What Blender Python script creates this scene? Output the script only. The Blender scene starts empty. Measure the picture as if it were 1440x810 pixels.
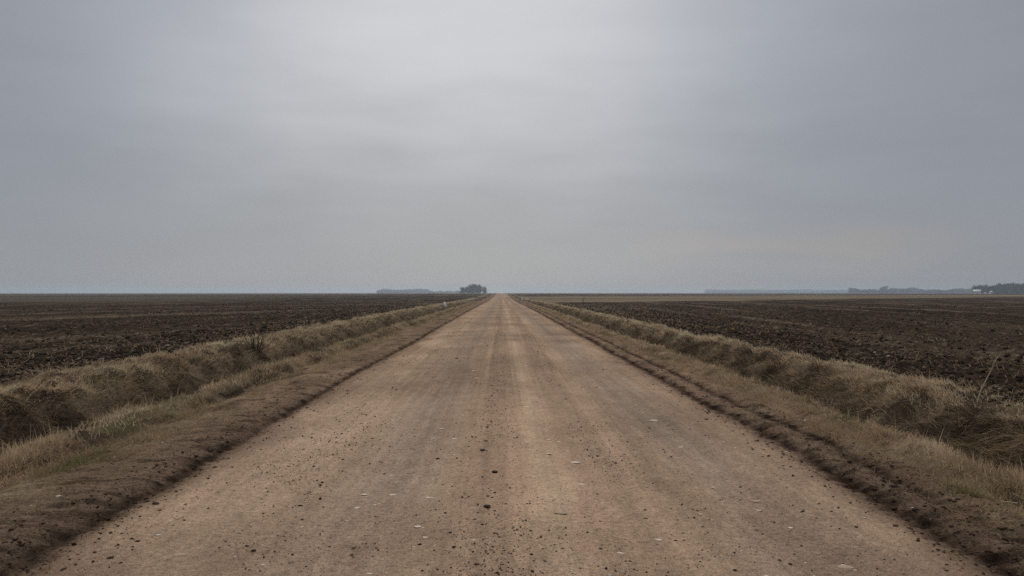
import bpy, math, random
import numpy as np

random.seed(7)
rng = np.random.default_rng(11)
SC = bpy.context.scene
COL = SC.collection
R = math.radians
H_EYE = 1.6                       # eye height above the road
FPX = 1120.0                      # focal length in 1440-wide pixels (28 mm lens)

# ------------------------------------------------------------------ helpers
def tag(o, label, cat=None, group=None, kind=None):
    o['label'] = label
    if cat: o['category'] = cat
    if group: o['group'] = group
    if kind: o['kind'] = kind
    return o

def mesh_np(name, verts, faces_list, mat, parent=None, smooth=False, colors=None):
    """verts (N,3); faces_list: list of (M,k) int arrays"""
    me = bpy.data.meshes.new(name)
    verts = np.asarray(verts, dtype=np.float32)
    me.vertices.add(len(verts)); me.vertices.foreach_set('co', verts.ravel())
    loops = np.concatenate([f.ravel() for f in faces_list]).astype(np.int32)
    counts = np.concatenate([np.full(len(f), f.shape[1], np.int32) for f in faces_list])
    starts = np.concatenate([[0], np.cumsum(counts)[:-1]]).astype(np.int32)
    me.loops.add(len(loops)); me.loops.foreach_set('vertex_index', loops)
    me.polygons.add(len(counts)); me.polygons.foreach_set('loop_start', starts)
    me.polygons.foreach_set('loop_total', counts)
    if smooth: me.polygons.foreach_set('use_smooth', np.ones(len(counts), bool))
    me.update(calc_edges=True)
    if colors is not None:
        a = me.color_attributes.new('albedo', 'FLOAT_COLOR', 'POINT')
        c = np.ones((len(verts), 4), np.float32); c[:, :3] = colors
        a.data.foreach_set('color', c.ravel())
    me.materials.append(mat)
    o = bpy.data.objects.new(name, me); COL.objects.link(o)
    if parent: o.parent = parent
    return o

def empty(name, loc):
    o = bpy.data.objects.new(name, None); COL.objects.link(o); o.location = loc
    return o

def _hash(ix, iy, seed):
    h = (ix.astype(np.uint32) * np.uint32(374761393) + iy.astype(np.uint32) * np.uint32(668265263)
         + np.uint32((seed * 2246822519) & 0xffffffff))
    h = (h ^ (h >> np.uint32(13))) * np.uint32(1274126177)
    h = (h ^ (h >> np.uint32(16))) * np.uint32(2654435761)
    h = h ^ (h >> np.uint32(15))
    return h.astype(np.float32) / np.float32(4294967295.0) * 2 - 1

def vnoise(x, y, seed=0):
    x = np.asarray(x, np.float64); y = np.asarray(y, np.float64)
    fx = np.floor(x); fy = np.floor(y)
    u = (x - fx).astype(np.float32); v = (y - fy).astype(np.float32)
    ix = fx.astype(np.int64); iy = fy.astype(np.int64)
    u = u*u*u*(u*(u*6-15)+10); v = v*v*v*(v*(v*6-15)+10)
    a = _hash(ix, iy, seed); b = _hash(ix+1, iy, seed); c = _hash(ix, iy+1, seed); d = _hash(ix+1, iy+1, seed)
    return (a + (b-a)*u) + ((c + (d-c)*u) - (a + (b-a)*u))*v

def fbm(x, y, octs=4, seed=0, gain=.5):
    s = 0; amp = 1; tot = 0; f = 1.0
    ca, sa = math.cos(.6), math.sin(.6)
    for k in range(octs):
        s = s + amp*vnoise(x*f, y*f, seed+k*17); tot += amp
        amp *= gain; f *= 2.03
        x, y = x*ca - y*sa, x*sa + y*ca
    return s/tot*1.6

def sstep(a, b, x):
    t = np.clip((x-a)/(b-a), 0, 1); return t*t*(3-2*t)

def bump1(x, c, w):
    return np.exp(-((x-c)/w)**2)

# ------------------------------------------------------------------ land
R_EARTH = 1.2e6
_PY = np.array([-60, 0, 70, 120, 180, 260, 400, 510, 620, 800, 5000.])
_PZ = np.array([0, 0, 0, -.13, -.28, -.12, .42, .66, .45, 0, 0])
_pfy = np.linspace(-60, 5000, 10000); _pfz = np.interp(_pfy, _PY, _PZ)
_k = np.hanning(121); _k /= _k.sum(); _pfz = np.convolve(np.pad(_pfz, 60, mode='edge'), _k, 'valid')
SX = np.array([-60, -9.4, -8.7, -8.1, -7.5, -7.0, -6.5, -6.0, -5.5, -5.1, -4.7, -4.45, -4.1, -3.5, -3.12, -2.9, -2.72, -2.3, 0,
               2.4, 2.8, 3.05, 3.27, 3.5, 3.72, 3.85, 4.02, 4.32, 4.6, 4.95, 5.3, 5.65, 6.05, 6.4, 6.8, 7.15, 7.6, 60])
SZ = np.array([.02, .0, .04, .09, .06, -.20, -.62, -.66, -.38, -.05, .07, -.09, -.02, .02, .02, -.05, .0, .01, .04,
               .01, .0, -.05, .015, -.04, .025, .0, -.07, .05, -.06, -.42, -.52, -.36, -.02, .10, .09, .02, -.01, .0])
_sfx = np.linspace(-60, 60, 12001); _sfz = np.interp(_sfx, SX, SZ)
_k2 = np.hanning(19); _k2 /= _k2.sum(); _sfz = np.convolve(np.pad(_sfz, 9, mode='edge'), _k2, 'valid')

def xwarp(x, y):
    """x measured across the road, with the wander of ditches, ruts and field edges taken out"""
    far = sstep(3.9, 5.0, np.abs(x))
    w = .05*vnoise(y/3.1, np.sign(x)*5+.5, 3) + .015*vnoise(y/.7, x*.3, 4)
    w2 = .20*fbm(y/5.0, np.sign(x)*9.3+x*.05, 3, 5)
    return x + w*(1-far) + w2*far

def macro(x, y):
    d2 = x*x + y*y
    return np.interp(y, _pfy, _pfz)*np.exp(-(x/90.)**2) - d2/(2*R_EARTH)

def zones(x, y):
    """weights of the different grounds at a point"""
    xw = xwarp(x, y); ax = np.abs(xw)
    n = fbm(x*1.3, y*1.3, 4, 21)
    edge = np.where(xw < 0, 8.25, 7.05) + .30*n
    field = sstep(-.25, .25, ax - edge)
    redge = np.where(xw < 0, 2.62, 2.78) + .10*fbm(x*2, y*1.1, 4, 22) + .10*fbm(y/4.5, np.sign(x)*3.3, 3, 23)
    road = 1 - sstep(-.16, .24, ax - redge)
    return xw, ax, field, road

FURL, FURR = R(26), R(4)
def field_detail(x, y):
    a = np.where(x < 0, FURL, FURR)
    c = x*np.cos(a) - y*np.sin(a)                # across the furrows
    l = x*np.sin(a) + y*np.cos(a)
    fur = np.sin(2*math.pi*(c + .12*vnoise(l/2.5, c/2, 31))/.75)
    cl = 1-np.abs(fbm(x/.22, y/.22, 3, 32))
    cl2 = np.maximum(fbm(x/.13, y/.13, 3, 33), -.2)
    z = .75*(.045*fur*(.6+.5*vnoise(l/3, c/1.5, 34)) + .045*(cl-.6) + .045*cl2 + .05*fbm(x/1.3, y/1.3, 2, 35) + .028*fbm(x/.07, y/.07, 2, 36))
    return z

def height(x, y, fine=True):
    x = np.asarray(x, np.float64); y = np.asarray(y, np.float64)
    xw, ax, field, road = zones(x, y)
    z = macro(x, y) + np.interp(xw, _sfx, _sfz)
    if not fine: return z
    dist = np.hypot(x, y)
    near = 1/(1+(dist/90.)**2)
    # road: flat, faint wheel-worn hollows, grit
    zr = .010*fbm(x/.5, y/1.4, 3, 41) + .006*fbm(x/.07, y/.07, 3, 42)
    zr = zr - .012*bump1(x, -1.0, .28) - .012*bump1(x, 1.85, .26) + .006*bump1(x, -.1, .2)
    # ruts and crumbly soil beside the road: transverse ridges left by tyre lugs
    lug = fbm(x/.30+.35*y, y/.085, 3, 43)
    rutzone = bump1(xw, 3.05, .16) + bump1(xw, 3.5, .14)*.8 + bump1(xw, -2.92, .16) + .45*bump1(xw, 3.27, .35) + .45*bump1(xw, -3.3, .5)
    rutzone = np.clip(rutzone, 0, 1.2)
    zv = .010*fbm(x/.3, y/.3, 3, 44) + .008*fbm(x/.15, y/.08, 3, 39) + .007*fbm(x/.07, y/.07, 2, 45) + .030*lug*rutzone
    # grassy ditch and banks: tussocks
    bank = sstep(np.where(xw > 0, 4.1, 4.4), np.where(xw > 0, 4.9, 5.4), ax)
    zb = .20*(.45-np.abs(fbm(x/.75, y/.95, 2, 46))) + .05*fbm(x/.22, y/.25, 2, 47)
    zf = field_detail(x, y)*(.35+.65*near)
    zz = zv*(1-bank) + zb*bank
    zz = zz*(1-field) + zf*field
    zz = zz*(1-road) + zr*road
    return z + zz*np.clip(1.4-dist/500., .3, 1)

def C(r, g, b): return np.array([r, g, b])
def lerp(a, b, t): return a + (b-a)*t[..., None]

def albedo(x, y):
    x = np.asarray(x, np.float64); y = np.asarray(y, np.float64)
    xw, ax, field, road = zones(x, y)
    one = np.ones_like(x)[..., None]
    # ---- road
    w = x + .07*fbm(x*.8, y/3.0, 3, 51)
    mott = fbm(x/.7, y/2.2, 4, 52)
    fine = fbm(x/.12, y/.25, 3, 53)
    c = one*C(0.292, 0.205, 0.138)
    c = lerp(c, C(0.222, 0.168, 0.122), np.clip(bump1(w, -.95, .5)*(.85+.5*mott), 0, 1))
    c = lerp(c, C(0.218, 0.167, 0.124), np.clip(bump1(w, 1.9, .40)*(.9+.5*mott), 0, 1))
    c = lerp(c, C(0.252, 0.175, 0.120), np.clip(bump1(w, .72, .16)*(.6+.4*mott), 0, 1))
    c = lerp(c, C(.345, .252, .170), np.clip(bump1(w, .41, .13)*(.75+.4*mott), 0, 1))
    c = lerp(c, C(0.222, 0.152, 0.104), np.clip(bump1(w, -.10, .20)*(.7+.4*mott), 0, 1))
    c = lerp(c, C(.282, .203, .140), np.clip(bump1(w, -2.0, .35)*(.6+.6*mott), 0, 1))
    c = lerp(c, C(0.236, 0.164, 0.113), np.clip(bump1(w, .98, .12)*(.7+.5*mott), 0, 1))
    c = c*(1 + .16*mott + .10*fine)[..., None]
    c = c*(1 + .10*fbm(x/.045, y/7., 3, 70) + .07*fbm(x/.16, y/14., 3, 50))[..., None]
    c = lerp(c, C(.15, .105, .078), np.clip(sstep(2.15, 2.75, np.abs(w-.08))*(.25+.55*fbm(x/.5, y/1.5, 3, 54)), 0, .8)*.8 + .45*(1-sstep(4.6, 7.5, y))*sstep(1.2, 2.3, np.abs(w))*np.clip(.6+.8*fbm(x/.8, y/.9, 4, 37), 0, 1))  # edge dirt, plus lens corner falloff painted into the near outer edges
    c = c*np.array([1.12, 1.10, 1.09])*(1 + .17*fbm(x/2.2+3, y/3.5, 3, 49))[..., None]
    # ---- bare brown soil of the shoulder, darker and damp in the ruts
    lug = fbm(x/.30+.35*y, y/.085, 3, 43)
    s = one*C(.132, .090, .060)*(1 + .65*sstep(5.5, 15, y))[..., None]*(1+.25*fbm(x/.5, y/.9, 4, 55))[..., None]
    rut = np.clip(bump1(xw, 3.06, .10) + .95*bump1(xw, 3.50, .08) + bump1(xw, -2.93, .075) + 0*xw, 0, 1)
    s = lerp(s, C(.034, .021, .014), np.clip(rut*(.85+.45*lug), 0, 1))
    s = lerp(s, C(.150, .104, .070), np.clip(bump1(xw, -3.35, .28)*(.5+.6*fbm(x, y/2, 3, 56)), 0, 1))
    s = s*(1-.5*np.clip(1.4*fbm(x/.32+.2*y, y/.10, 3, 38)-.1, 0, 1)*sstep(2.8, 3.1, ax))[..., None]
    # ---- turfy ground under the grass
    g = one*C(.175, .128, .080)*(1+.35*fbm(x/.35, y/.5, 4, 57))[..., None]
    g = lerp(g, C(.055, .058, .024), np.clip(fbm(x/1.2, y/2.5, 3, 58)-.4, 0, .6))
    g = lerp(g, C(.04, .028, .020), np.clip(fbm(x/.4, y/.9, 4, 59)*1.8-.25, 0, .9))  # dark patches paint shadows among the tufts into the turf colour
    step = (bump1(xw, -4.45, .16) + bump1(xw, 4.02, .14))*np.clip(.55+1.3*fbm(x/1.2, y/2.2, 3, 48), 0, 1)  # shade below the small undercut step, painted in as a broken dark band
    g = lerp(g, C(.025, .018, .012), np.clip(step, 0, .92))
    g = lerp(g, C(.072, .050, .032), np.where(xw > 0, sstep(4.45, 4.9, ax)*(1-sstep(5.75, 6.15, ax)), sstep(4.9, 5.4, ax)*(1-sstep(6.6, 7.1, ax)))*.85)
    tv = sstep(-.35, .45, ax - np.where(xw < 0, 3.95, 3.85) + .5*fbm(x/.45, y/.8, 4, 60))
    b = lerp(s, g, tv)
    # ---- ploughed soil
    n1 = fbm(x/.22, y/.4, 4, 61); n2 = fbm(x/9., y/22., 3, 62)
    f = one*C(.044, .0305, .0205)*(1 + .55*n1 + .25*n2)[..., None]
    a = np.where(x < 0, FURL, FURR)
    cr = x*np.cos(a) - y*np.sin(a); al = x*np.sin(a) + y*np.cos(a)
    band = fbm(cr/2.4, al/40., 4, 63)
    f = lerp(f, C(.150, .105, .072), np.clip(band*.85-.12, 0, .65))
    straw = np.clip(fbm(x/.16, y/.2, 3, 64)*1.5 - .75 + .5*band, 0, 1)
    f = lerp(f, C(.19, .145, .098), straw*.8)
    # far strips: stubble on the right, winter-dead pasture on the left
    jit = 6*fbm(x/12., y/12., 3, 65)
    lo = 133 + np.maximum(x-13, -10)*.80 + jit; hi = 310 + (x-45)*.56 + jit
    tan = sstep(0, 12, y-lo)*(1-sstep(0, 14, y-hi))*(x > 0)
    tan = tan*(.80+.25*fbm(x/60., y/18., 3, 66))
    f = lerp(f, C(.205, .158, .100), np.clip(tan, 0, 1))
    ol = sstep(-10, 10, y-138-.1*x+jit)*(1-sstep(-20, 20, y-285+jit*2))*(1-sstep(-95, -45, x))
    f = lerp(f, C(.105, .088, .062), np.clip(ol*(.65+.5*fbm(x/90., y/9., 3, 67)), 0, .9))
    f = f*(1+.25*fbm(x/400., y/28., 3, 68)*sstep(120, 260, y))[..., None]
    f2 = np.clip(sstep(-.2, .6, fbm(x/900., y/75., 3, 69))*sstep(330, 420, y), 0, 1)
    f = lerp(f, C(.085, .075, .048), f2*.6)
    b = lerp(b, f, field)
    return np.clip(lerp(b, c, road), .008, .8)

# ------------------------------------------------------------------ materials
def new_mat(name):
    m = bpy.data.materials.new(name); m.use_nodes = True
    nt = m.node_tree
    return m, nt, nt.nodes['Principled BSDF'], nt.nodes, nt.links

def earth_mat(name, s1=34., s2=150., contrast=.45, bump=.35, bdist=.02):
    m, nt, b, N, L = new_mat(name)
    at = N.new('ShaderNodeAttribute'); at.attribute_name = 'albedo'
    tc = N.new('ShaderNodeTexCoord')
    n1 = N.new('ShaderNodeTexNoise'); n1.inputs['Scale'].default_value = s1; n1.inputs['Detail'].default_value = 6; n1.inputs['Roughness'].default_value = .7
    n2 = N.new('ShaderNodeTexNoise'); n2.inputs['Scale'].default_value = s2; n2.inputs['Detail'].default_value = 3
    L.new(tc.outputs['Object'], n1.inputs['Vector']); L.new(tc.outputs['Object'], n2.inputs['Vector'])
    ad = N.new('ShaderNodeMath'); ad.operation = 'ADD'
    L.new(n1.outputs['Fac'], ad.inputs[0]); L.new(n2.outputs['Fac'], ad.inputs[1])
    mr = N.new('ShaderNodeMapRange'); mr.inputs['From Min'].default_value = .65; mr.inputs['From Max'].default_value = 1.35
    mr.inputs['To Min'].default_value = 1-contrast; mr.inputs['To Max'].default_value = 1+contrast
    L.new(ad.outputs[0], mr.inputs['Value'])
    mu = N.new('ShaderNodeVectorMath'); mu.operation = 'SCALE'
    L.new(at.outputs['Color'], mu.inputs[0]); L.new(mr.outputs[0], mu.inputs['Scale'])
    L.new(mu.outputs[0], b.inputs['Base Color'])
    bp = N.new('ShaderNodeBump'); bp.inputs['Strength'].default_value = bump; bp.inputs['Distance'].default_value = bdist
    L.new(ad.outputs[0], bp.inputs['Height']); L.new(bp.outputs[0], b.inputs['Normal'])
    b.inputs['Roughness'].default_value = .96
    b.inputs['Specular IOR Level'].default_value = 0.
    return m

def attr_mat(name, rough=.8, spec=0., trans=0.):
    m, nt, b, N, L = new_mat(name)
    at = N.new('ShaderNodeAttribute'); at.attribute_name = 'albedo'
    L.new(at.outputs['Color'], b.inputs['Base Color'])
    b.inputs['Roughness'].default_value = rough; b.inputs['Specular IOR Level'].default_value = spec
    return m

def noise_mat(name, c1, c2, scale=20, rough=.85, bump=.3, spec=.2):
    m, nt, b, N, L = new_mat(name)
    tc = N.new('ShaderNodeTexCoord')
    n = N.new('ShaderNodeTexNoise'); n.inputs['Scale'].default_value = scale; n.inputs['Detail'].default_value = 5
    L.new(tc.outputs['Object'], n.inputs['Vector'])
    cr = N.new('ShaderNodeValToRGB')
    cr.color_ramp.elements[0].position = .3; cr.color_ramp.elements[1].position = .7
    cr.color_ramp.elements[0].color = (*c1, 1); cr.color_ramp.elements[1].color = (*c2, 1)
    L.new(n.outputs['Fac'], cr.inputs[0]); L.new(cr.outputs[0], b.inputs['Base Color'])
    bp = N.new('ShaderNodeBump'); bp.inputs['Strength'].default_value = bump; bp.inputs['Distance'].default_value = .01
    L.new(n.outputs['Fac'], bp.inputs['Height']); L.new(bp.outputs[0], b.inputs['Normal'])
    b.inputs['Roughness'].default_value = rough; b.inputs['Specular IOR Level'].default_value = spec
    return m

M_ROAD = earth_mat('road_dirt', 30., 120., .62, .45, .014)
M_SOIL = earth_mat('verge_soil', 24., 90., .8, .6, .03)
M_FIELD = earth_mat('ploughed_soil', 9., 40., .65, .8, .08)
M_GRASS = attr_mat('dead_grass')
_nt = M_GRASS.node_tree; _tl = _nt.nodes.new('ShaderNodeBsdfTranslucent'); _mx = _nt.nodes.new('ShaderNodeMixShader'); _mx.inputs[0].default_value = .4
_at = [n for n in _nt.nodes if n.type == 'ATTRIBUTE'][0]; _pb = _nt.nodes['Principled BSDF']; _mo = [n for n in _nt.nodes if n.type == 'OUTPUT_MATERIAL'][0]
_nt.links.new(_at.outputs['Color'], _tl.inputs['Color']); _nt.links.new(_pb.outputs[0], _mx.inputs[1]); _nt.links.new(_tl.outputs[0], _mx.inputs[2]); _nt.links.new(_mx.outputs[0], _mo.inputs['Surface'])
M_GRAVEL = attr_mat('grit', .9)
M_CLOD = noise_mat('damp_clod', (.026, .019, .014), (.066, .047, .036), 40, .95, .6, .1)
M_PALE = noise_mat('pale_stone', (.45, .375, .29), (.68, .585, .475), 30, .85, .3, .2)
M_TAN = noise_mat('tan_stone', (.30, .22, .155), (.42, .315, .225), 30, .9, .3, .1)
M_WHITE = noise_mat('white_stone', (.42, .38, .33), (.66, .61, .54), 30, .8, .2, .2)
M_GREY = noise_mat('grey_stone', (.13, .12, .115), (.22, .205, .19), 30, .9, .4, .2)
M_TWIG = noise_mat('dry_twig', (.040, .029, .020), (.085, .06, .043), 30, .9)
M_STALK = noise_mat('straw_stalk', (.38, .29, .19), (.5, .39, .26), 20, .85)
M_BARK = noise_mat('bark', (.035, .03, .026), (.07, .06, .05), 3, .95)
M_BRANCH = noise_mat('bare_branches', (.020, .020, .019), (.042, .040, .036), .8, .95)
M_WHITEPAINT = noise_mat('white_paint', (.84, .84, .82), (.92, .92, .90), 8, .5, .05, .4)
M_BLACK = noise_mat('black_plastic', (.012, .012, .013), (.03, .03, .032), 10, .5, .05, .4)
M_ROOF = noise_mat('grey_roof_sheet', (.45, .46, .47), (.6, .61, .62), 1, .6, .1)
M_DARKROOF = noise_mat('dark_roof', (.07, .065, .06), (.11, .10, .09), 1, .8, .1)
M_GLASS = noise_mat('dark_window', (.02, .025, .03), (.035, .04, .045), 2, .15, 0, .5)

# ------------------------------------------------------------------ ground sheets
rows = list(np.arange(-8, 2.6, .2))
yy = 2.6
while yy < 3250:
    rows.append(yy); yy += max(.02, .7*yy*yy/2548.) if yy < 700 else max(150, 0)
ROWS = np.array(rows)

def geo(a, step, b, g=1.03):
    out = [a]; s = step
    while out[-1] + s < b: out.append(out[-1]+s); s *= g
    if b - out[-1] < s*.5 and len(out) > 1: out[-1] = b
    else: out.append(b)
    return np.array(out)

def sheet(name, xs, mat, label, ys=ROWS):
    X, Y = np.meshgrid(xs, ys)
    Z = height(X, Y)
    A = albedo(X, Y)
    ny, nx = X.shape
    idx = np.arange(ny*nx).reshape(ny, nx)
    q = np.stack([idx[:-1, :-1], idx[:-1, 1:], idx[1:, 1:], idx[1:, :-1]], -1).reshape(-1, 4)
    o = mesh_np(name, np.stack([X, Y, Z], -1).reshape(-1, 3), [q], mat, smooth=True, colors=A.reshape(-1, 3))
    return tag(o, label, kind='structure')

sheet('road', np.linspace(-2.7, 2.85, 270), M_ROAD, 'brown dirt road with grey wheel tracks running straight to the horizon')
sheet('verge', np.linspace(2.85, 7.3, 240), M_SOIL, 'roadside shoulder with twin tyre ruts and grassy ditch right of the dirt road')
sheet('verge', np.linspace(-8.9, -2.7, 260), M_SOIL, 'roadside shoulder with one dark rut and grassy ditch left of the dirt road')
fr = np.concatenate([np.arange(7.3, 26, .04), geo(26, .05, 2700, 1.035)])
sheet('field', fr, M_FIELD, 'dark ploughed field right of the road with a tan stubble strip far off')
fl = -np.concatenate([np.arange(8.9, 26, .04), geo(26, .05, 2700, 1.035)])[::-1]
sheet('field', fl, M_FIELD, 'dark ploughed field left of the road reaching to the horizon')

def ground_at(px, py):
    """where a thing seen at a place of the 1440x810 photograph stands on the ground"""
    dy = py - 410.5
    return ((px-705.)/dy*H_EYE, FPX*H_EYE/dy)

# ------------------------------------------------------------------ grass
def blades(x, y, length, width, az, lean, curl, col, zoff=0.):
    """curved tapering blades; lean 0 = upright, pi/2 = lying; az = direction of lean"""
    n = len(x)
    z = height(x, y) - .01 + zoff
    th = rng.uniform(0, 2*math.pi, n)
    sx, sy = np.cos(th), np.sin(th)
    pts = []
    px, py, pz = x.copy(), y.copy(), z.copy()
    a = lean.copy()
    segs = 3
    V = np.zeros((n, 7, 3))
    for k in range(segs+1):
        wk = width*(1, .85, .55, 0)[k]
        if k < segs:
            V[:, 2*k] = np.stack([px-sx*wk/2, py-sy*wk/2, pz], -1)
            V[:, 2*k+1] = np.stack([px+sx*wk/2, py+sy*wk/2, pz], -1)
            L = length/segs
            px = px + L*np.sin(a)*np.cos(az); py = py + L*np.sin(a)*np.sin(az); pz = pz + L*np.cos(a)
            a = np.minimum(a + curl, 2.0)
        else:
            V[:, 6] = np.stack([px, py, pz], -1)
    # nothing sinks far into the ground
    base = (np.arange(n)*7)[:, None]
    q = np.concatenate([base + np.array([[0, 1, 3, 2]]), base + np.array([[2, 3, 5, 4]])])
    t = base + np.array([[4, 5, 6]])
    Cc = np.repeat(col[:, None, :], 7, 1)
    return V.reshape(-1, 3), q, t, Cc.reshape(-1, 3)

def sample_y(n, y0, y1, p):
    u = rng.random(n); e = 1-p
    return (y0**e + u*(y1**e-y0**e))**(1/e)

STRAW = C(.50, .36, .215); BROWN = C(.29, .205, .127); DARKB = C(.085, .057, .035); PALE = C(.70, .525, .345); GREEN = C(.105, .105, .035)
def grass_side(side, name, label, n):
    acc = []
    def add(x, y, *a):
        acc.append(blades(x, y, *a))
    e0 = dict(lip=(4.15, 4.85), bank=(4.55, 6.35), crest=(6.0, 7.2)) if side > 0 else dict(lip=(4.55, 5.65), bank=(5.1, 7.5), crest=(7.1, 8.4))
    down = math.pi if side > 0 else 0.0          # downhill on the far bank: towards the road
    # --- wandering lodged grass over ditch and bank
    def unwarp(ax, y):
        x = side*ax
        return x - (xwarp(x, y)-x)
    N = int(n*.56)
    y = sample_y(N, 3.2, 150, 1.35); ax = rng.uniform(*e0['bank'], N); x = unwarp(ax, y)
    t = fbm(x/.55, y/.8, 3, 71); k = rng.random(N) < np.clip(.8+.8*t, .2, 1)
    x, y, t, ax = x[k], y[k], t[k], ax[k]; N = len(x); D = np.hypot(x, y)
    az = down + .9*fbm(x/.5, y/.6, 2, 72) - .35*side + rng.normal(0, .3, N)
    ln = rng.uniform(.10, .26, N)*(1+.4*t)
    lean = np.clip(1.2+.5*fbm(x/.4, y/.4, 2, 73)+rng.normal(0, .25, N), .2, 1.85)
    u = np.clip(.20+.75*fbm(x/.35, y/.5, 3, 74)+rng.normal(0, .38, N), 0, 1.15)*np.clip(.6+.6*sstep(e0['bank'][0]+.6, e0['bank'][1], ax), 0, 1)
    col = lerp(np.repeat(DARKB[None], N, 0), STRAW*np.ones((N, 1)), u*.75)
    gr = np.clip(fbm(x/.8, y/1.2, 3, 75)*1.2-.55, 0, .7); col = lerp(col, GREEN, gr)
    add(x, y, ln, .0045+.00065*D, az, lean, rng.uniform(.1, .45, N), col)
    # --- crest of the far bank: pale, more upright
    N = int(n*.42)
    y = sample_y(N, 3.2, 220, 1.3); ax = e0['crest'][0] + (e0['crest'][1]-e0['crest'][0])*np.clip(rng.beta(1.6, 1.5, N), 0, 1); x = unwarp(ax, y)
    t = fbm(x/.9, y/1.5, 3, 76); k = rng.random(N) < np.clip(.7+.7*t, .08, 1)
    x, y, t = x[k], y[k], t[k]; N = len(x); D = np.hypot(x, y)
    ln = rng.uniform(.05, .16, N)*(1+.5*t)
    u = np.clip(.68+.5*fbm(x/.6, y/1.2, 3, 77)+rng.normal(0, .25, N), 0, 1)
    col = lerp(np.repeat(BROWN[None], N, 0), PALE*np.ones((N, 1)), u)
    col = lerp(col, GREEN, np.clip(fbm(x/.7, y/1.5, 3, 78)*1.1-.75, 0, .4))
    add(x, y, ln, .003+.0005*D, down+rng.normal(0, 1.2, N), np.clip(rng.normal(.8, .4, N), 0, 1.5), rng.uniform(.05, .4, N), col)
    # --- lip between verge and ditch: pale, upright fringe
    N = int(n*.18)
    y = sample_y(N, 3.2, 150, 1.35); ax = rng.uniform(*e0['lip'], N); x = unwarp(ax, y)
    t = fbm(x/.4, y/.9, 3, 79); k = rng.random(N) < np.clip(.55+.8*t, .05, 1)
    x, y, t = x[k], y[k], t[k]; N = len(x); D = np.hypot(x, y)
    u = np.clip(.5+.5*fbm(x/.4, y/.8, 3, 80)+rng.normal(0, .25, N), 0, 1)
    col = lerp(np.repeat(BROWN[None], N, 0), PALE*np.ones((N, 1)), u*.9)
    col = lerp(col, GREEN, np.clip(fbm(x/.6, y/2., 3, 81)*1.2-.65, 0, .6))
    add(x, y, rng.uniform(.04, .14, N)*(1+.5*t), .003+.0005*D, rng.uniform(0, 6.28, N), np.clip(rng.normal(.5, .35, N), 0, 1.4), rng.uniform(0, .4, N), col)
    # --- short trodden turf of the verge, patchy, with green rosettes
    N = int(n*.28)
    lo, hi = (3.6, 4.4) if side > 0 else (3.7, 4.9)
    y = sample_y(N, 3.2, 110, 1.4); ax = rng.uniform(lo, hi, N); x = unwarp(ax, y)
    t = fbm(x/.35, y/.6, 4, 82); k = rng.random(N) < np.clip(.35+1.2*t+.45*(ax-lo-.35), .03, 1)
    x, y, t = x[k], y[k], t[k]; N = len(x); D = np.hypot(x, y)
    u = np.clip(.45+.5*fbm(x/.3, y/.6, 3, 83)+rng.normal(0, .25, N), 0, 1)
    col = lerp(np.repeat(BROWN[None], N, 0), STRAW*np.ones((N, 1)), u)
    g0 = .38 if side < 0 else .6
    col = lerp(col, GREEN*1.1, np.clip(fbm(x/.5, y/1.6, 3, 84)*1.5-g0, 0, .9))
    add(x, y, rng.uniform(.035, .13, N)*(1+.6*t), .003+.0005*D, rng.uniform(0, 6.28, N), np.clip(rng.normal(.9, .4, N), 0, 1.5), rng.uniform(0, .3, N), col)
    N = int(n*.03)
    y = sample_y(N, 3.4, 40, 1.6); ax = rng.uniform(3.15, 4.3, N); x = unwarp(ax, y); D = np.hypot(x, y)
    col = lerp(np.repeat(BROWN[None], N, 0), STRAW*np.ones((N, 1)), rng.random(N))*.8
    add(x, y, rng.uniform(.03, .11, N), .0025+.0004*D, rng.uniform(0, 6.28, N), np.clip(rng.normal(1.2, .3, N), 0, 1.55), rng.uniform(0, .2, N), col)
    # tall dead stems standing out of the sward, in loose groups
    N = 1700
    y = sample_y(N, 4, 90, 1.35); w = rng.random(N)
    ax = np.where(w < .35, rng.uniform(*e0['lip'], N), np.where(w < .7, rng.uniform(*e0['bank'], N), rng.uniform(*e0['crest'], N))); x = unwarp(ax, y)
    k = fbm(x/.8, y/1.6, 3, 85) > .05; x, y = x[k], y[k]; N = len(x); D = np.hypot(x, y)
    col = lerp(np.repeat(BROWN[None], N, 0), PALE*np.ones((N, 1)), rng.random(N))
    add(x, y, rng.uniform(.12, .30, N), .0025+.0004*D, rng.uniform(0, 6.28, N), np.clip(rng.normal(.35, .3, N), 0, 1.3), rng.uniform(0, .35, N), col)
    # matted pale clumps thrown over the bank, each combed its own way
    nc, per = 420, 46
    cy = sample_y(nc, 4, 70, 1.3); cax = rng.uniform(e0['bank'][0], e0['crest'][1], nc); cx = unwarp(cax, cy)
    caz = down + rng.normal(0, .8, nc); cu = rng.uniform(.15, 1., nc); N = nc*per
    rp = lambda a: np.repeat(a, per)
    sc = rng.uniform(.05, .16, nc)
    x = rp(cx)+rng.normal(0, 1, N)*rp(sc); y = rp(cy)+rng.normal(0, 1, N)*rp(sc)*1.3; D = np.hypot(x, y)
    col = lerp(np.repeat(DARKB[None], N, 0), PALE*np.ones((N, 1)), np.clip(rp(cu)*.65+rng.normal(0, .15, N), 0, 1))
    add(x, y, rng.uniform(.10, .27, N), .003+.0005*D, rp(caz)+rng.normal(0, .25, N), np.clip(rng.normal(1.05, .25, N), .2, 1.6), rng.uniform(.2, .5, N), col)
    vs, cs, qs, ts, off = [], [], [], [], 0
    for v, q, t, c in acc:
        vs.append(v); cs.append(c); qs.append(q+off); ts.append(t+off); off += len(v)
    o = mesh_np(name, np.concatenate(vs), [np.concatenate(qs), np.concatenate(ts)], M_GRASS, colors=np.clip(np.concatenate(cs), .01, .6))
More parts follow.
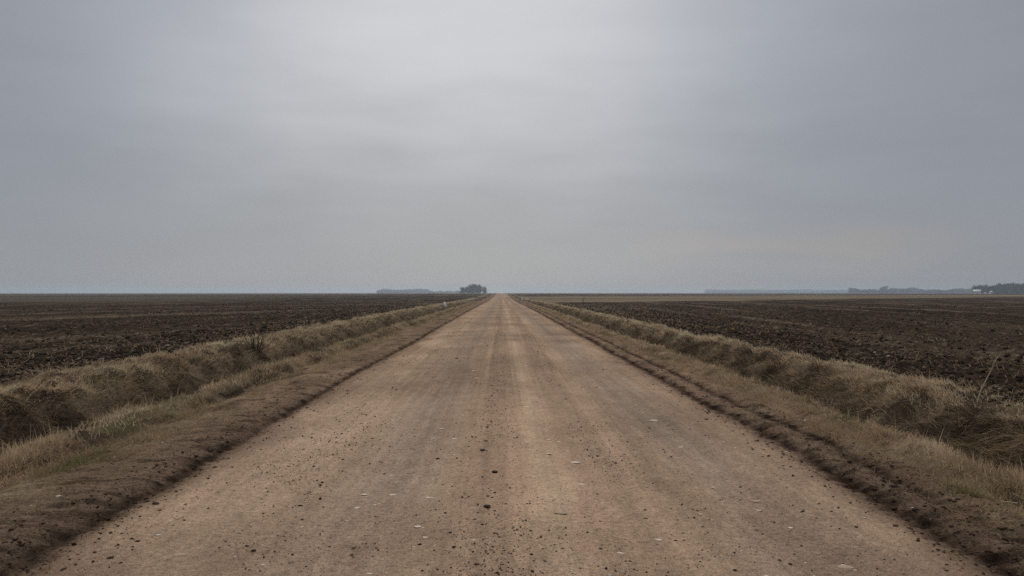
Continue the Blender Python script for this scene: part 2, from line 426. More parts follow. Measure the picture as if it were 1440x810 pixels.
    return tag(o, label, cat='grass', kind='stuff')

grass_side(1, 'grass', 'dry straw-coloured grass on the ditch banks right of the road', 190000)
grass_side(-1, 'grass', 'dry brown grass with green tufts on the ditch banks left of the road', 190000)

# ------------------------------------------------------------------ stones, clods, grit
def ico():
    t = (1+5**.5)/2
    v = np.array([(-1, t, 0), (1, t, 0), (-1, -t, 0), (1, -t, 0), (0, -1, t), (0, 1, t), (0, -1, -t), (0, 1, -t), (t, 0, -1), (t, 0, 1), (-t, 0, -1), (-t, 0, 1)], float)
    v /= np.linalg.norm(v[0])
    f = np.array([(0, 11, 5), (0, 5, 1), (0, 1, 7), (0, 7, 10), (0, 10, 11), (1, 5, 9), (5, 11, 4), (11, 10, 2), (10, 7, 6), (7, 1, 8), (3, 9, 4), (3, 4, 2), (3, 2, 6), (3, 6, 8), (3, 8, 9), (4, 9, 5), (2, 4, 11), (6, 2, 10), (8, 6, 7), (9, 8, 1)])
    return v, f
IV, IF = ico()
def subdiv(v, f):
    v = list(map(tuple, v)); mid = {}; out = []
    def m(a, b):
        k = (min(a, b), max(a, b))
        if k not in mid:
            p = (np.array(v[a])+np.array(v[b])); p /= np.linalg.norm(p); v.append(tuple(p)); mid[k] = len(v)-1
        return mid[k]
    for a, b, c in f:
        x, y, z = m(a, b), m(b, c), m(c, a)
        out += [(a, x, z), (b, y, x), (c, z, y), (x, y, z)]
    return np.array(v), np.array(out)
IV2, IF2 = subdiv(IV, IF); IV3, IF3 = subdiv(IV2, IF2)

def rocks_mesh(name, x, y, sx, sy, sz, cols, mat, sink=.25):
    n = len(x); z = height(x, y)
    rot = rng.uniform(0, 6.28, n); ca, sa = np.cos(rot)[:, None], np.sin(rot)[:, None]
    P = IV[None]*(1+.28*rng.standard_normal((n, 12, 1)).clip(-1.6, 1.6))
    X = P[..., 0]*sx[:, None]; Y = P[..., 1]*sy[:, None]; Z = P[..., 2]*sz[:, None]
    V = np.stack([X*ca - Y*sa + x[:, None], X*sa + Y*ca + y[:, None], Z + (z + sz*(1-2*sink))[:, None]], -1)
    F = (np.arange(n)*12)[:, None, None] + IF[None]
    return mesh_np(name, V.reshape(-1, 3), [F.reshape(-1, 3)], mat, colors=np.repeat(cols[:, None], 12, 1).reshape(-1, 3))

# fine grit lying loose on the road, thickest along the middle strip
n = 24000
y = sample_y(n, 3.3, 45, 1.5)
w = rng.random(n)
x = np.where(w < .20, rng.normal(-.10, .21, n), np.where(w < .33, rng.normal(.97, .14, n), np.where(w < .55, rng.normal(-1.75, .3, n), rng.uniform(-2.9, 3.9, n))))
keep = rng.random(n) < np.clip(.55+.9*fbm(x/.5, y/1.5, 3, 91), .05, 1); x, y = x[keep], y[keep]; n = len(x)
s = np.exp(rng.normal(math.log(.0027), .5, n)).clip(.0012, .010)*(1+y/30.)
pal = np.array([[.05, .037, .03], [.09, .066, .05], [.17, .125, .09], [.30, .24, .18], [.42, .36, .29]])
ci = rng.choice(5, n, p=[.24, .25, .26, .17, .08]); cols = pal[ci]*rng.uniform(.8, 1.2, (n, 1))
tag(rocks_mesh('gravel', x, y, s*rng.uniform(.8, 1.5, n), s, s*rng.uniform(.5, .9, n), cols, M_GRAVEL), 'fine loose grit scattered over the dirt road and its shoulders', cat='gravel', kind='stuff')

# crumbs of damp soil along the ruts
n = 6000
y = sample_y(n, 3.3, 45, 1.4); w = rng.random(n)
x = np.where(w < .33, rng.normal(3.05, .2, n), np.where(w < .6, rng.normal(3.5, .22, n), rng.normal(-3.0, .28, n)))
s = np.exp(rng.normal(math.log(.006), .5, n)).clip(.003, .02)
cols = np.array([.075, .048, .034])*rng.uniform(.5, 1.5, (n, 1))
tag(rocks_mesh('soil_crumbs', x, y, s*rng.uniform(.9, 1.8, n), s, s*.7, cols, M_GRAVEL, .35), 'dark soil crumbs thrown up along the tyre ruts', cat='soil', kind='stuff')

# clods of the ploughed fields
for side, lab in ((1, 'loose dark clods and stubble bits on the right ploughed field'), (-1, 'loose dark clods and stubble bits on the left ploughed field')):
    n = 24000
    y = sample_y(n, 7, 110, 1.15); x = side*((7.3 if side > 0 else 8.5) + sample_y(n, 1, 60, 1.1)-1)
    D = np.hypot(x, y); s = np.exp(rng.normal(math.log(.019), .5, n)).clip(.008, .05)*(1+D/120)
    cols = np.where(rng.random((n, 1)) < .80, np.array([[.032, .023, .016]]), np.array([[.13, .095, .066]]))*rng.uniform(.6, 1.4, (n, 1))
    tag(rocks_mesh('soil_clods', x, y, s*rng.uniform(.9, 1.6, n), s, s*rng.uniform(.5, .9, n), cols, M_GRAVEL, .3), lab, cat='soil clods', kind='stuff')

# stubble and straw wisps lying on the fields
for side, lab in ((1, 'broken straw stubble lying on the right ploughed field'), (-1, 'broken straw stubble lying on the left ploughed field')):
    n = 26000
    y = sample_y(n, 7, 120, 1.1); x = side*((7.1 if side > 0 else 8.3) + sample_y(n, 1, 60, 1.15)-1); D = np.hypot(x, y)
    k = rng.random(n) < np.clip(.4+.9*fbm(x/1.5, y/4., 3, 95), .03, 1); x, y, D = x[k], y[k], D[k]; n = len(x)
    col = lerp(np.repeat(BROWN[None], n, 0), STRAW*np.ones((n, 1)), rng.random(n))*1.1
    v, q, t, c = blades(x, y, rng.uniform(.06, .2, n), .003+.0005*D, rng.uniform(0, 6.28, n), np.clip(rng.normal(1.2, .3, n), .2, 1.55), rng.uniform(0, .2, n), col, .03)
    tag(mesh_np('straw', v, [q, t], M_GRASS, colors=c), lab, cat='straw', kind='stuff')

# --- individual stones and clods one can point at
def stone_mesh(name, mat, flat, seed):
    r = np.random.default_rng(seed)
    v = IV3.copy()
    d = np.zeros(len(v))
    for k in range(5):
        a = r.standard_normal(3); a /= np.linalg.norm(a)
        d += .15*np.tanh(3*(v@a)+r.normal())
    v = v*(1+d+.05*r.standard_normal(len(v)))[:, None]
    v[:, 2] *= flat
    me = mesh_np(name, v, [IF3], mat, smooth=True)
    data = me.data; bpy.data.objects.remove(me)
    return data
PROT = {}
for key, mat, flat in (('pale', M_PALE, .16), ('tan', M_TAN, .14), ('white', M_WHITE, .45), ('clod', M_CLOD, .42), ('grey', M_GREY, .5)):
    PROT[key] = [stone_mesh(('soil_clod' if key == 'clod' else 'stone'), mat, flat, 100+7*k+len(key)) for k in range(5)]

def zone_name(x):
    for hi, nm in ((-3.0, 'on the left road shoulder'), (-1.4, 'on the sandy left edge of the road'), (-.45, 'in the left grey wheel track'), (.18, 'in the gritty middle strip of the road'),
                   (.62, 'on the pale smooth strip right of the middle'), (1.45, 'in the gritty strip right of the pale strip'), (2.4, 'in the right grey wheel track'), (2.9, 'on the right edge of the road')):
        if x < hi: return nm
    return 'among the ruts on the right road shoulder'

def stone(kind, x, y, wid, label=None, sink=.35, deep=.8):
    me = random.choice(PROT[kind])
    nm = {'clod': 'soil_clod'}.get(kind, 'stone')
    o = bpy.data.objects.new(nm, me); COL.objects.link(o)
    s = wid/2
    z = float(height(np.array([x]), np.array([y]))[0])
    fl = {'pale': .16, 'tan': .14, 'white': .45, 'clod': .42, 'grey': .5}[kind]
    dep = s*deep*random.uniform(.8, 1.2)
    o.scale = (s, dep, s*random.uniform(.8, 1.1)); o.rotation_euler = (0, 0, random.uniform(-.35, .35))
    o.location = (x, y, z + s*fl*(1-2*sink))
    zn = zone_name(x)
    if label: tag(o, label, 'clod' if kind == 'clod' else 'stone')
    else:
        w = {'tan': 'tan flat stone half sunk ', 'pale': 'small pale flat stone half sunk ', 'clod': 'small dark clod of soil lying ', 'white': 'small white stone lying ', 'grey': 'small grey stone lying '}[kind]
        tag(o, w+zn, 'clod' if kind == 'clod' else 'stone')
    o['group'] = {'tan': 'pale flat stones set in the dirt road', 'pale': 'pale flat stones set in the dirt road', 'clod': 'dark clods of soil lying on the road', 'white': 'white stones by the road and in the fields', 'grey': 'grey stones by the road'}[kind]
    return o

def at_px(kind, px, py, wpx, label=None, sink=.35, deep=.8):
    x, y = ground_at(px, py)
    return stone(kind, x, y, wpx/FPX*y, label, sink, deep)

pale = [(638, 617, 11, None), (552, 692, 15, 'broad pale flat stone left of a second one in the left grey wheel track'), (606, 700, 15, 'broad pale flat stone between the left wheel track and the gritty middle'),
        (808, 652, 15, 'long pale flat stone behind another in the right half of the road'), (820, 682, 16, 'bright pale flat stone in the right half of the road, nearer of two'),
        (788, 721, 20, 'largest tan flat stone on the pale smooth strip of the road'), (773, 618, 9, None), (785, 620, 9, None), (796, 634, 7, None),
        (919, 590, 12, 'pale flat stone furthest right along the right grey wheel track'), (740, 571, 10, None), (553, 665, 7, None), (560, 674, 8, None), (552, 589, 10, None),
        (557, 598, 5, None), (930, 759, 13, None), (872, 778, 12, None), (597, 757, 11, None), (587, 741, 11, None), (512, 693, 10, None), (505, 711, 12, None),
        (666, 763, 6, None), (523, 806, 11, None), (623, 602, 10, None), (1063, 701, 16, 'tan flat stone alone in the near right wheel track'), (960, 625, 9, None), (1193, 793, 18, 'wide tan flat stone at the near right edge of the road'),
        (1067, 714, 9, None), (1115, 739, 9, None), (228, 745, 10, 'small bright stone alone on the near left edge of the road'), (373, 792, 8, None),
        (257, 772, 22, 'wide low tan stone at the near left edge of the road'), (895, 567, 5, None), (905, 577, 5, None), (939, 613, 5, None), (953, 640, 7, None), (770, 640, 9, None), (768, 606, 7, None),
        (650, 585, 6, None), (640, 640, 7, None), (587, 590, 6, None), (672, 532, 6, None), (666, 521, 6, None), (740, 515, 8, None), (1020, 620, 6, None), (1035, 628, 5, None)]
for px, py, w, lb in pale: at_px('tan' if lb and ' tan ' in ' '+lb else 'pale', px, py, w*.9, lb, .4, .7)
dark = [(617, 646, 8, 'dark clod by the left wheel track, furthest of the larger clods'), (592, 767, 8, None), (684, 716, 13, 'largest dark clod in the gritty middle of the road'), (696, 753, 9, 'round dark clod nearer than the largest one in the gritty middle'),
        (670, 796, 12, 'blackest clod nearest the camera in the gritty middle'), (680, 635, 10, 'wide dark clod furthest up the gritty middle strip'), (683, 622, 8, None), (695, 666, 11, None), (660, 699, 6, None), (690, 691, 5, None), (697, 695, 6, None),
        (687, 700, 6, None), (693, 702, 5, None), (697, 721, 6, None), (687, 782, 6, None), (747, 783, 6, None), (716, 780, 6, None), (828, 642, 5, None), (905, 664, 6, None), (795, 561, 5, None), (908, 727, 10, 'flat dark clod on the right between wheel track and grit'),
        (780, 765, 6, None), (827, 749, 6, None), (887, 791, 6, None), (950, 759, 8, None), (633, 750, 6, None), (626, 721, 5, None), (623, 682, 4, None), (648, 650, 4, None), (742, 709, 5, None), (554, 732, 4, None),
        (541, 663, 4, None), (583, 611, 4, None), (527, 584, 4, None), (506, 575, 3.5, None), (482, 607, 5, None), (484, 645, 5, None), (559, 547, 6, None), (642, 503, 6, 'dark clod lying alone far up the left wheel track'),
        (423, 709, 9, 'dark flat clod, left of a pair on the sandy left edge'), (455, 711, 6, 'dark clod, right of a pair on the sandy left edge'), (427, 727, 6, None), (358, 773, 9, 'dark clod on the sandy left edge nearest the bottom'), (176, 784, 7, 'dark clod at the road edge by the left rut'), (354, 797, 6, None),
        (337, 745, 5, None), (312, 765, 5, None), (408, 676, 4, None), (469, 637, 5, None), (432, 656, 4, None), (378, 689, 4, None), (1060, 630, 5, None), (1073, 641, 5, None), (1083, 639, 7, None), (1113, 654, 5, None), (1043, 681, 6, None), (1172, 716, 7, 'dark clod right of the right wheel track, near the ruts'),
        (1108, 684, 5, None), (1035, 801, 8, None), (1183, 741, 5, None), (1206, 739, 7, None), (963, 759, 6, None), (667, 733, 8, None), (672, 723, 6, None), (678, 741, 6, None)]
for px, py, w, lb in dark: at_px('clod', px, py, w*.78, lb, .33, .75)
for k in range(60):
    x = random.gauss(-1.0, .35) if k % 2 else random.gauss(1.7, .4)
    y = 4.5*(1-random.random()*.70)**-1
    stone('pale', x, y, random.uniform(.012, .034)*(.7+y/25), None, .42, .7)
for k in range(50):
    w = random.random()
    x = random.gauss(-.1, .16) if w < .5 else random.gauss(.97, .16) if w < .75 else random.uniform(-2.5, 2.7)
    y = 4.6*(1-random.random()*.78)**-1
    stone('clod', x, y, random.uniform(.006, .013)*(.75+y/18), None, .25, .9)
for px, py, w, kd, lb in [(1050, 526, 11, 'white', 'bright white stone on the grass verge beside the right ruts'), (1135, 590, 9, 'white', 'thin white scrap of stone on the right verge nearer than the bright one'), (1107, 629, 5, 'white', 'tiny white stone at the edge of the right rut'),
                          (1252, 501, 6, 'white', 'white stone in the right ploughed field, nearest of three'), (1234, 497, 4, 'white', 'white stone in the right ploughed field, middle of three'), (1204, 492, 5, 'white', 'white stone in the right ploughed field, furthest of three'),
                          (238, 485, 7, 'white', 'pale stone in the left ploughed field, the bright one'), (219, 497, 5, 'white', 'duller pale stone in the left ploughed field beside the grass'), (146, 507, 10, 'grey', 'grey stone at the grassy edge of the left field'),
                          (232, 620, 4, 'white', 'white stone furthest up the left shoulder'), (165, 637, 6, 'white', 'flat white stone between the left rut and the dark turf edge'), (87, 697, 10, 'white', 'long white stone on the near left shoulder'), (57, 697, 5, 'white', 'small white stone left of the long white one'), (50, 705, 5, 'white', 'round white stone nearest the camera on the left shoulder'),
                          (1297, 721, 5, 'white', 'small white stone in the near right rut'), (1287, 705, 4, 'white', 'tiny white stone between the two near right ruts'), (828, 443, 3, 'white', 'pale stone far up the right ditch bank'), (1100, 522, 14, 'grey', 'grey stone half hidden in the right ditch grass')]:
    x, y = ground_at(px, py)
    stone(kd, x, y, .8*w/FPX*y, lb, .3, .7)

# ------------------------------------------------------------------ thin plants and sticks
def tube(path, radii, sides=5):
    path = np.array(path, float); V = []; F = []
    n = len(path)
    for i in range(n):
        t = path[min(i+1, n-1)] - path[max(i-1, 0)]; t /= np.linalg.norm(t)+1e-9
        u = np.cross(t, (0, 1, .1)); u /= np.linalg.norm(u)+1e-9; v = np.cross(t, u)
        for k in range(sides):
            a = 2*math.pi*k/sides; V.append(path[i] + radii[i]*(math.cos(a)*u + math.sin(a)*v))
    for i in range(n-1):
        for k in range(sides):
            F.append((i*sides+k, i*sides+(k+1) % sides, (i+1)*sides+(k+1) % sides, (i+1)*sides+k))
    return np.array(V), np.array(F)

class TB:
    def __init__(s): s.v = []; s.f = []; s.n = 0
    def add(s, v, f): s.v.append(v); s.f.append(f+s.n); s.n += len(v)
    def tube(s, p, r, sides=5): s.add(*tube(p, r, sides))
    def build(s, name, mat, parent=None, smooth=True):
        return mesh_np(name, np.concatenate(s.v), s.f, mat, parent, smooth)

def hz(x, y): return float(height(np.array([float(x)]), np.array([float(y)]), False)[0])

# tall forked stalk at the edge of the right field
x, y = 6.98, 11.6; z = hz(x, y)
t = TB()
t.tube([(0, 0, -.05), (.06, 0, .13), (.15, .01, .29), (.23, .0, .45)], [.011, .010, .009, .007])
t.tube([(.20, 0, .39), (.27, .02, .53), (.37, .03, .66)], [.007, .006, .004])
t.tube([(.21, 0, .42), (.25, -.02, .56), (.27, -.03, .70)], [.006, .005, .0035])
t.tube([(.05, 0, .10), (.09, .03, .2), (.10, .05, .26)], [.003, .003, .002])
o = t.build('dry_stalk', M_STALK); o.location = (x, y, z); tag(o, 'tall forked dry stalk leaning at the edge of the right ploughed field', 'plant')

# bare shrub on the left ditch bank
x, y = -7.05, 23.0; z = hz(x, y)
t = TB()
for k in range(38):
    a = random.uniform(0, 6.28); sp = abs(random.gauss(0, .42)); L = random.uniform(.35, .85)
    dx, dy = math.cos(a)*sp, math.sin(a)*sp
    p = [(.12*math.cos(a)*random.random(), .12*math.sin(a)*random.random(), -.05)]
    for i in (1, 2, 3):
        q = i/3
        p.append((p[0][0]+dx*L*q*(.6+.4*q)+random.gauss(0, .015), p[0][1]+dy*L*q+random.gauss(0, .015), L*q*math.cos(min(sp, 1))))
    t.tube(p, [.009, .008, .006, .003], 4)
o = t.build('bare_shrub', M_TWIG); o.location = (x, y, z); tag(o, 'small fan of bare dark twigs growing on the left ditch bank', 'shrub')

# thin bare sapling far along the right ditch
x, y = 10.6, 103.; z = hz(x, y)
t = TB()
t.tube([(0, 0, -.1), (.02, 0, .5), (.10, 0, 1.1)], [.045, .04, .025], 5)
t.tube([(-.02, 0, -.1), (-.10, .02, .5), (-.22, .03, 1.0)], [.022, .02, .012], 5)
t.tube([(.0, 0, .0), (.16, .02, .3), (.28, .03, .55)], [.02, .015, .01], 5)
o = t.build('bare_sapling', M_TWIG); o.location = (x, y, z); tag(o, 'thin dark bare sapling standing where the tan strip meets the ploughed soil', 'sapling')

# pale stick lying on the right verge
x, y = ground_at(1418, 697); z = float(height(np.array([x]), np.array([y]))[0])
t = TB(); t.tube([(-.09, .0, .012), (-.02, .01, .02), (.09, -.02, .015)], [.007, .008, .005], 6)
o = t.build('stick', M_STALK); o.location = (x, y, z+.01); tag(o, 'short pale stick lying on the near right verge', 'stick')

# ------------------------------------------------------------------ roadside marker posts
def box(cx, cy, cz, sx, sy, sz, taper=1., bev=0):
    v = []
    for k, s in ((-1, 1.), (1, taper)):
        for a, b in ((-1, -1), (1, -1), (1, 1), (-1, 1)):
            v.append((cx+a*sx/2*s, cy+b*sy/2*s, cz+k*sz/2))
    f = np.array([(0, 3, 2, 1), (4, 5, 6, 7), (0, 1, 5, 4), (1, 2, 6, 5), (2, 3, 7, 6), (3, 0, 4, 7)])
    return np.array(v), f

def marker_post(x, y, h, tilt, label, group=None, wid=.13, dark=True):
    e = empty('marker_post', (x, y, hz(x, y)+.08)); e.rotation_euler = (R(3), R(tilt), R(8)); tag(e, label, 'marker post', group)
    t = TB(); t.add(*box(0, 0, h*.29, wid, wid*.7, h*.74, .94)); t.build('post', M_WHITEPAINT, e, False)
    t = TB(); t.add(*box(0, 0, h*.66+h*.13, wid*1.12, wid*.82, h*.26, .96)); b = t.build('band', M_BLACK if dark else M_WHITEPAINT, e, False)
    t = TB(); t.add(*box(0, -wid*.43, h*.79, wid*.35, .012, h*.12)); t.build('reflector', M_WHITEPAINT if dark else M_BLACK, b, False)
    v, f = box(0, 0, h*.96, wid*1.05, wid*.75, h*.08, .9); v[4:6, 2] -= .04
    t = TB(); t.add(v, f); t.build('cap', M_BLACK if dark else M_WHITEPAINT, e, False)
marker_post(-6.75, 97., 1.3, -13, 'white marker post with black upper half leaning over on the left ditch bank', wid=.23)
marker_post(5.25, 200., .85, 2, 'small white marker post far off beside the right road edge', wid=.24, dark=False)

# ------------------------------------------------------------------ trees and woods far off
def tree_parts(h, w, r0, seed, dens=1., low=.12):
    """trunk with limbs, and a bare crown of many thin twigs"""
    r = random.Random(seed)
    tr, cr = TB(), TB()
    tr.tube([(0, 0, -.6), (r.gauss(0, .1), 0, h*.2), (r.gauss(0, .25), r.gauss(0, .2), h*.5), (r.gauss(0, .4), 0, h*.8)], [r0, r0*.8, r0*.5, r0*.2], 6)
    tips = []
    for k in range(int(13*dens)):
        a = r.uniform(0, 6.28); z0 = h*r.uniform(low, .55); L = w*.5*r.uniform(.55, 1.0)
        up = r.uniform(.25, 1.2)
        q = (math.cos(a)*L, math.sin(a)*L, min(z0+L*up, h*.92))
        m = (q[0]*.5, q[1]*.5, z0+(q[2]-z0)*.42)
        tr.tube([(0, 0, z0), m, q], [r0*.38, r0*.25, r0*.08], 4)
        tips += [m, q, ((m[0]+q[0])/2, (m[1]+q[1])/2, (m[2]+q[2])/2)]
    tips += [(r.gauss(0, w*.12), r.gauss(0, w*.12), h*r.uniform(.55, .88)) for _ in range(8)]
    tips += [(r.gauss(0, w*.22), r.gauss(0, w*.2), h*r.uniform(.08, .4)) for _ in range(int(14*(dens > 1)))]
    V, F = [], []
    for tp in tips:
        for k in range(int(64*dens)):
            a = r.uniform(0, 6.28); e = r.uniform(-.5, 1.4); L = r.uniform(.5, 1.7)*h/12.
            s = r.gauss(0, .075*w); b = (tp[0]+s, tp[1]+r.gauss(0, .075*w), max(h*.07, tp[2]+r.gauss(0, .055*h)))
            d = (math.cos(a)*math.cos(e)*L, math.sin(a)*math.cos(e)*L, math.sin(e)*L)
            wd = r.uniform(.07, .17)*h/12.
            i = len(V)
            V += [(b[0]-wd*math.sin(a), b[1]+wd*math.cos(a), b[2]), (b[0]+wd*math.sin(a), b[1]-wd*math.cos(a), b[2]), (b[0]+d[0], b[1]+d[1], b[2]+d[2]), (b[0], b[1], b[2]+wd*1.5)]
            F += [(i, i+1, i+2), (i, i+3, i+2)]
    cr.add(np.array(V), np.array(F))
    return tr, cr

def tree(x, y, h, w, seed, label, group=None, dens=1., low=.12):
    e = empty('bare_tree', (x, y, hz(x, y)-.3)); tag(e, label, 'tree', group)
    tr, cr = tree_parts(h, w, .28, seed, dens, low)
    tr.build('trunk', M_BARK, e); cr.build('crown', M_BRANCH, e, False)

def px_x(px, d): return (px-705.)/FPX*d
GT = 'clump of bare trees by the far road'
D = 1060.
for px, hgt, w, dd, lab in [(652, 8.3, 10, 0, 'low round bare tree at the left end of the far roadside clump'), (658.5, 11.0, 9, 25, 'bare tree second from the left in the far roadside clump'),
                            (664, 12.8, 10, -10, 'tall bare tree in the middle of the far roadside clump'), (669.5, 13.0, 10, 20, 'tallest broad bare tree right of the middle in the far clump'), (674, 12.2, 7.5, -5, 'tall narrow bare tree beside the gap in the far clump'),
                            (681.5, 9.8, 7.0, 10, 'small separate bare tree at the right end of the far clump')]:
    tree(px_x(px, D+dd), D+dd, hgt*1.03, w, int(px*10), lab, GT, 1.25, .06)

def wood(name, x0px, x1px, d, hfun, label, n, seed, thick=60., wmul=1.):
    """a far wood that reads as one mass: many bare crowns in one object"""
    r = random.Random(seed); V, F = [], []; T = TB()
    for k in range(n):
        px = x0px + (x1px-x0px)*(k+r.random())/n; y = d + r.uniform(0, thick); x = px_x(px, y)
        h = hfun(px)*r.uniform(.82, 1.06); w = h*r.uniform(.6, .95)*wmul; z0 = hz(x, y)
        T.tube([(x, y, z0-.5), (x, y, z0+h*.7)], [.25, .1], 4)
        for j in range(130):
            a = r.uniform(0, 6.28); q = r.random()
            zz = h*(.04+.9*q); rad = w*.5*math.sqrt(max(.05, 1-((q-.45)/.58)**2))*math.sqrt(r.random())
            b = (x+math.cos(a)*rad, y+math.sin(a)*rad, z0+zz); L = r.uniform(.7, 1.7); c = r.uniform(0, 6.28); e = r.uniform(-.3, 1.4); wd = r.uniform(.14, .42)
            i = len(V)
            V += [(b[0]-wd, b[1], b[2]), (b[0]+wd, b[1]+.2, b[2]), (b[0]+L*math.cos(c)*math.cos(e), b[1]+L*math.sin(c)*math.cos(e), b[2]+L*math.sin(e)), (b[0], b[1]-.2, b[2]-wd)]
            F += [(i, i+1, i+2), (i, i+3, i+1)]
    T.add(np.array(V), np.array(F))
    o = T.build(name, M_BRANCH, None, False)
    return tag(o, label, cat='wood', kind='stuff')

wood('woods', 531, 608, 2300, lambda p: 12.0+1.5*math.sin(p*.12) - (4 if p < 537 or p > 603 else 0), 'long low hazy wood on the horizon left of the tree clump', 150, 1, 90)
wood('woods', 607, 648, 2300, lambda p: 6.5+1.5*math.sin(p*.5), 'thin low hedge of far trees between the left wood and the clump', 50, 2, 40)
wood('woods', 992, 1200, 3000, lambda p: 15.8+.8*math.sin(p*.09), 'palest level wood strung along the right horizon', 380, 3, 120, 1.1)
wood('woods', 1197, 1376, 1750, lambda p: 10.5+2.2*math.sin(p*.07)+1.4*math.sin(p*.21+1), 'uneven grey-blue wood on the right horizon left of the white farm buildings', 330, 4, 90)
wood('woods', 1394, 1490, 900, lambda p: (9.6 if p < 1408 else 12.4)+.6*math.sin(p*.3), 'darkest tall wood at the right end of the horizon', 190, 5, 110)
tree(px_x(1246, 1735), 1735, 15.5, 17, 77, 'round bare tree rising above the uneven wood on the right horizon', None, 1.6, .05)
tree(px_x(1384, 950), 950, 10.6, 16, 78, 'broad flat-topped bare tree behind the white farm buildings', None, 1.8, .1)

# white farm buildings by the right wood
def house(x, y, w, d, hw, hr, rz, label, roofm):
    e = empty('farm_building', (x, y, hz(x, y)-.2)); e.rotation_euler = (0, 0, rz); tag(e, label, 'building')
    v = np.array([(-w/2, -d/2, 0), (w/2, -d/2, 0), (w/2, d/2, 0), (-w/2, d/2, 0), (-w/2, -d/2, hw), (w/2, -d/2, hw), (w/2, d/2, hw), (-w/2, d/2, hw), (-w/2, 0, hw+hr), (w/2, 0, hw+hr)], float)
    mesh_np('wall', v, [np.array([(0, 1, 5, 4), (2, 3, 7, 6)]), np.array([(1, 2, 6, 9, 5), (3, 0, 4, 8, 7)])], M_WHITEPAINT, e)
    o = .4; t = .18
    rv, rf = [], []
    for s in (-1, 1):
        i = len(rv)
        for xx in (-w/2-o, w/2+o):
            for yy_, zz in ((s*(d/2+o), hw-o*hr/(d/2)), (0, hw+hr)):
                rv += [(xx, yy_, zz+.03), (xx, yy_, zz+.03+t)]
        rf += [(i, i+2, i+6, i+4), (i+1, i+5, i+7, i+3), (i, i+4, i+5, i+1), (i+2, i+3, i+7, i+6), (i, i+1, i+3, i+2), (i+4, i+6, i+7, i+5)]
    mesh_np('roof', np.array(rv, float), [np.array(rf)], roofm, e)
    for k in (-1, 1):
        t_ = TB(); t_.add(*box(k*w*.25, -d/2-.03, hw*.55, 1.1, .1, 1.1)); t_.build('window', M_GLASS, e, False)
    t_ = TB(); t_.add(*box(0, -d/2-.03, 1.0, 1.0, .1, 2.0)); t_.build('door', M_DARKROOF, e, False)
house(px_x(1379.5, 900), 900, 7, 6, 2.9, 1.8, R(-32), 'white farmhouse under a pale roof at the foot of the broad tree', M_ROOF)
house(px_x(1399, 890), 890, 2.6, 3, 2.3, .8, R(15), 'tiny white shed right of the white farmhouse', M_ROOF)

# ------------------------------------------------------------------ haze
me = bpy.data.meshes.new('haze')
v, f = box(0, 1800, 0, 6000, 3700, 1)
zlo, zhi = -1 - (4200**2+4200**2)/(2*R_EARTH) - 1.5, 19.
v[:4, 2] = zlo; v[4:, 2] = zhi
HZ = bpy.data.materials.new('haze_air'); HZ.use_nodes = True
nt = HZ.node_tree; nt.nodes.clear()
ou = nt.nodes.new('ShaderNodeOutputMaterial'); pv = nt.nodes.new('ShaderNodeVolumePrincipled')
pv.inputs['Color'].default_value = (.78, .90, 1.0, 1); pv.inputs['Density'].default_value = .00036; pv.inputs['Anisotropy'].default_value = .6
nt.links.new(pv.outputs[0], ou.inputs['Volume'])
hz_o = mesh_np('haze', v, [f], HZ); tag(hz_o, 'thin bluish haze lying over the whole plain', kind='stuff')

# ------------------------------------------------------------------ light
SUN_EL, SUN_AZ = R(48), R(-6)      # azimuth measured from straight ahead (+Y), clockwise
W = bpy.data.worlds.new('World'); SC.world = W; W.use_nodes = True
nt = W.node_tree; N = nt.nodes; L = nt.links; N.clear()
out = N.new('ShaderNodeOutputWorld')
sky = N.new('ShaderNodeTexSky'); sky.sky_type = 'NISHITA'; sky.sun_disc = False
sky.sun_elevation = SUN_EL; sky.sun_rotation = SUN_AZ
bg1 = N.new('ShaderNodeBackground'); bg1.inputs['Strength'].default_value = .06
L.new(sky.outputs[0], bg1.inputs['Color'])
tc = N.new('ShaderNodeTexCoord'); sp = N.new('ShaderNodeSeparateXYZ'); L.new(tc.outputs['Generated'], sp.inputs[0])
def M(op, a, b=None, c=None):
    n = N.new('ShaderNodeMath'); n.operation = op
    for i, v_ in enumerate((a, b, c)):
        if v_ is None: continue
        if isinstance(v_, (int, float)): n.inputs[i].default_value = v_
        else: L.new(v_, n.inputs[i])
    return n.outputs[0]
def MR(v_, a, b, c, d, t='SMOOTHSTEP'):
    n = N.new('ShaderNodeMapRange'); n.interpolation_type = t
    L.new(v_, n.inputs['Value'])
    for k, q in zip(('From Min', 'From Max', 'To Min', 'To Max'), (a, b, c, d)): n.inputs[k].default_value = q
    return n.outputs[0]
def NOISE(scale, stretch, detail=3, rough=.5):
    mp = N.new('ShaderNodeMapping'); mp.inputs['Scale'].default_value = stretch; L.new(tc.outputs['Generated'], mp.inputs['Vector'])
    n = N.new('ShaderNodeTexNoise'); n.inputs['Scale'].default_value = scale; n.inputs['Detail'].default_value = detail; n.inputs['Roughness'].default_value = rough
    L.new(mp.outputs[0], n.inputs['Vector']); return n.outputs['Fac']
az = M('ARCTAN2', sp.outputs['X'], sp.outputs['Y']); el = M('ARCSINE', sp.outputs['Z'])
n1 = NOISE(2.2, (1, 1, 2.2)); n2 = NOISE(5.0, (1, 1, 4.5)); n3 = NOISE(3.0, (1, 1, 9.0))
azw = M('ADD', az, M('MULTIPLY', M('SUBTRACT', n1, .5), .24))
elw = M('ADD', el, M('MULTIPLY', M('SUBTRACT', n2, .5), .09))
azc = M('ADD', azw, .05)
g = M('EXPONENT', M('MULTIPLY', M('POWER', M('ABSOLUTE', azc), 2.4), -1/(R(21)**2.4)))
ramp = MR(elw, R(3), R(19), 0, 1)
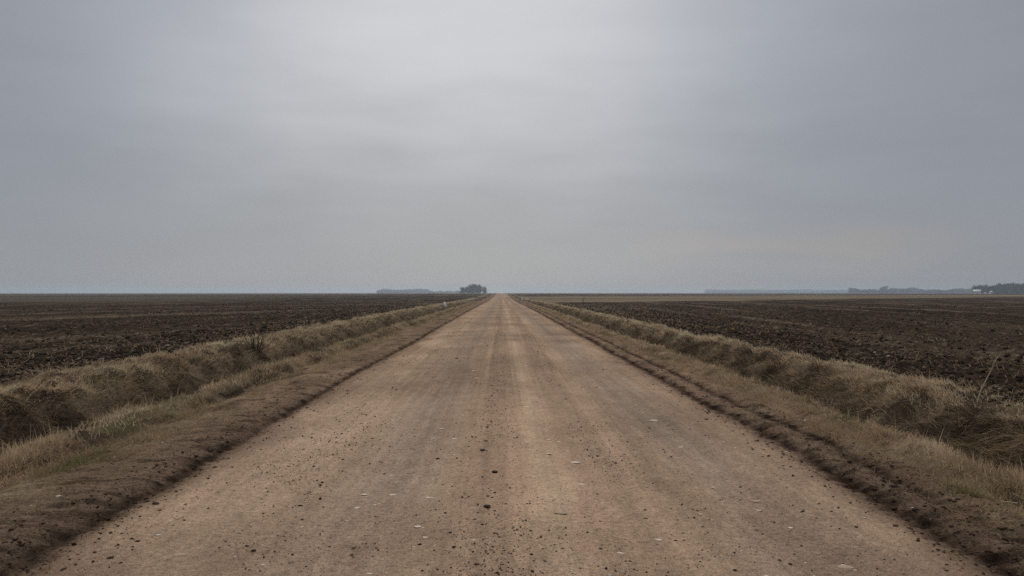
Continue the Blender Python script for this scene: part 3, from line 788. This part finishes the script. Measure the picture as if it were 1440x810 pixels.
base = M('ADD', .285, M('MULTIPLY', g, .10))
lum = M('ADD', base, M('MULTIPLY', M("MULTIPLY", g, ramp), .265))
zen = MR(el, R(24), R(70), 0, .62)
lum = M('ADD', lum, zen)
lum = M('MULTIPLY', lum, M('ADD', 1.0, M('MULTIPLY', M('SUBTRACT', n3, .5), .07)))
lum = M('MULTIPLY', lum, M('ADD', 1.0, M('MULTIPLY', M('SUBTRACT', n2, .5), .10)))
glow = M('MULTIPLY', M('EXPONENT', M('MULTIPLY', M('POWER', M('ABSOLUTE', M('SUBTRACT', elw, .052)), 2.0), -1/(.016**2))), M('MULTIPLY', MR(az, .08, .25, 0, 1), MR(az, .42, .58, 1, 0)))
lum = M('MULTIPLY', lum, M('ADD', 1.0, M('MULTIPLY', glow, .06)))
mixc = N.new('ShaderNodeMix'); mixc.data_type = 'RGBA'
mixc.inputs['A'].default_value = (.94, .985, 1.10, 1); mixc.inputs['B'].default_value = (.99, 1.0, 1.015, 1)
L.new(g, mixc.inputs['Factor'])
bg2 = N.new('ShaderNodeBackground'); mixw = N.new('ShaderNodeMix'); mixw.data_type = 'RGBA'; mixw.inputs['B'].default_value = (1.03, .985, .995, 1)
L.new(mixc.outputs['Result'], mixw.inputs['A']); L.new(glow, mixw.inputs['Factor'])
L.new(mixw.outputs['Result'], bg2.inputs['Color']); L.new(lum, bg2.inputs['Strength'])
mx = N.new('ShaderNodeMixShader'); mx.inputs[0].default_value = .92
L.new(bg1.outputs[0], mx.inputs[1]); L.new(bg2.outputs[0], mx.inputs[2]); L.new(mx.outputs[0], out.inputs['Surface'])

sl = bpy.data.lights.new('sun', 'SUN'); sl.energy = 1.4; sl.angle = R(22); sl.color = (1, .92, .80)
so = bpy.data.objects.new('sun', sl); COL.objects.link(so); so.location = (0, 0, 50)
from mathutils import Vector
sd = Vector((math.sin(SUN_AZ)*math.cos(SUN_EL), math.cos(SUN_AZ)*math.cos(SUN_EL), math.sin(SUN_EL)))
so.rotation_euler = sd.to_track_quat('Z', 'Y').to_euler()

# ------------------------------------------------------------------ camera and output
cam = bpy.data.cameras.new('camera'); cam.lens = 28; cam.sensor_width = 36; cam.clip_end = 20000; cam.clip_start = .05
co = bpy.data.objects.new('camera', cam); COL.objects.link(co); SC.camera = co
co.location = (0, 0, H_EYE + .03)
co.rotation_euler = (R(90) + math.atan(5.5/FPX), 0, -math.atan(15./FPX))
SC.view_settings.view_transform = 'Standard'; SC.view_settings.look = 'None'
SC.view_settings.exposure = 0; SC.view_settings.gamma = 1
SC.render.resolution_x = 1024; SC.render.resolution_y = 576
SC.cycles.use_denoising = False; SC.cycles.denoiser = 'OPENIMAGEDENOISE'
SC.cycles.use_adaptive_sampling = False
SC.cycles.max_bounces = 5; SC.cycles.diffuse_bounces = 3; SC.cycles.volume_bounces = 1
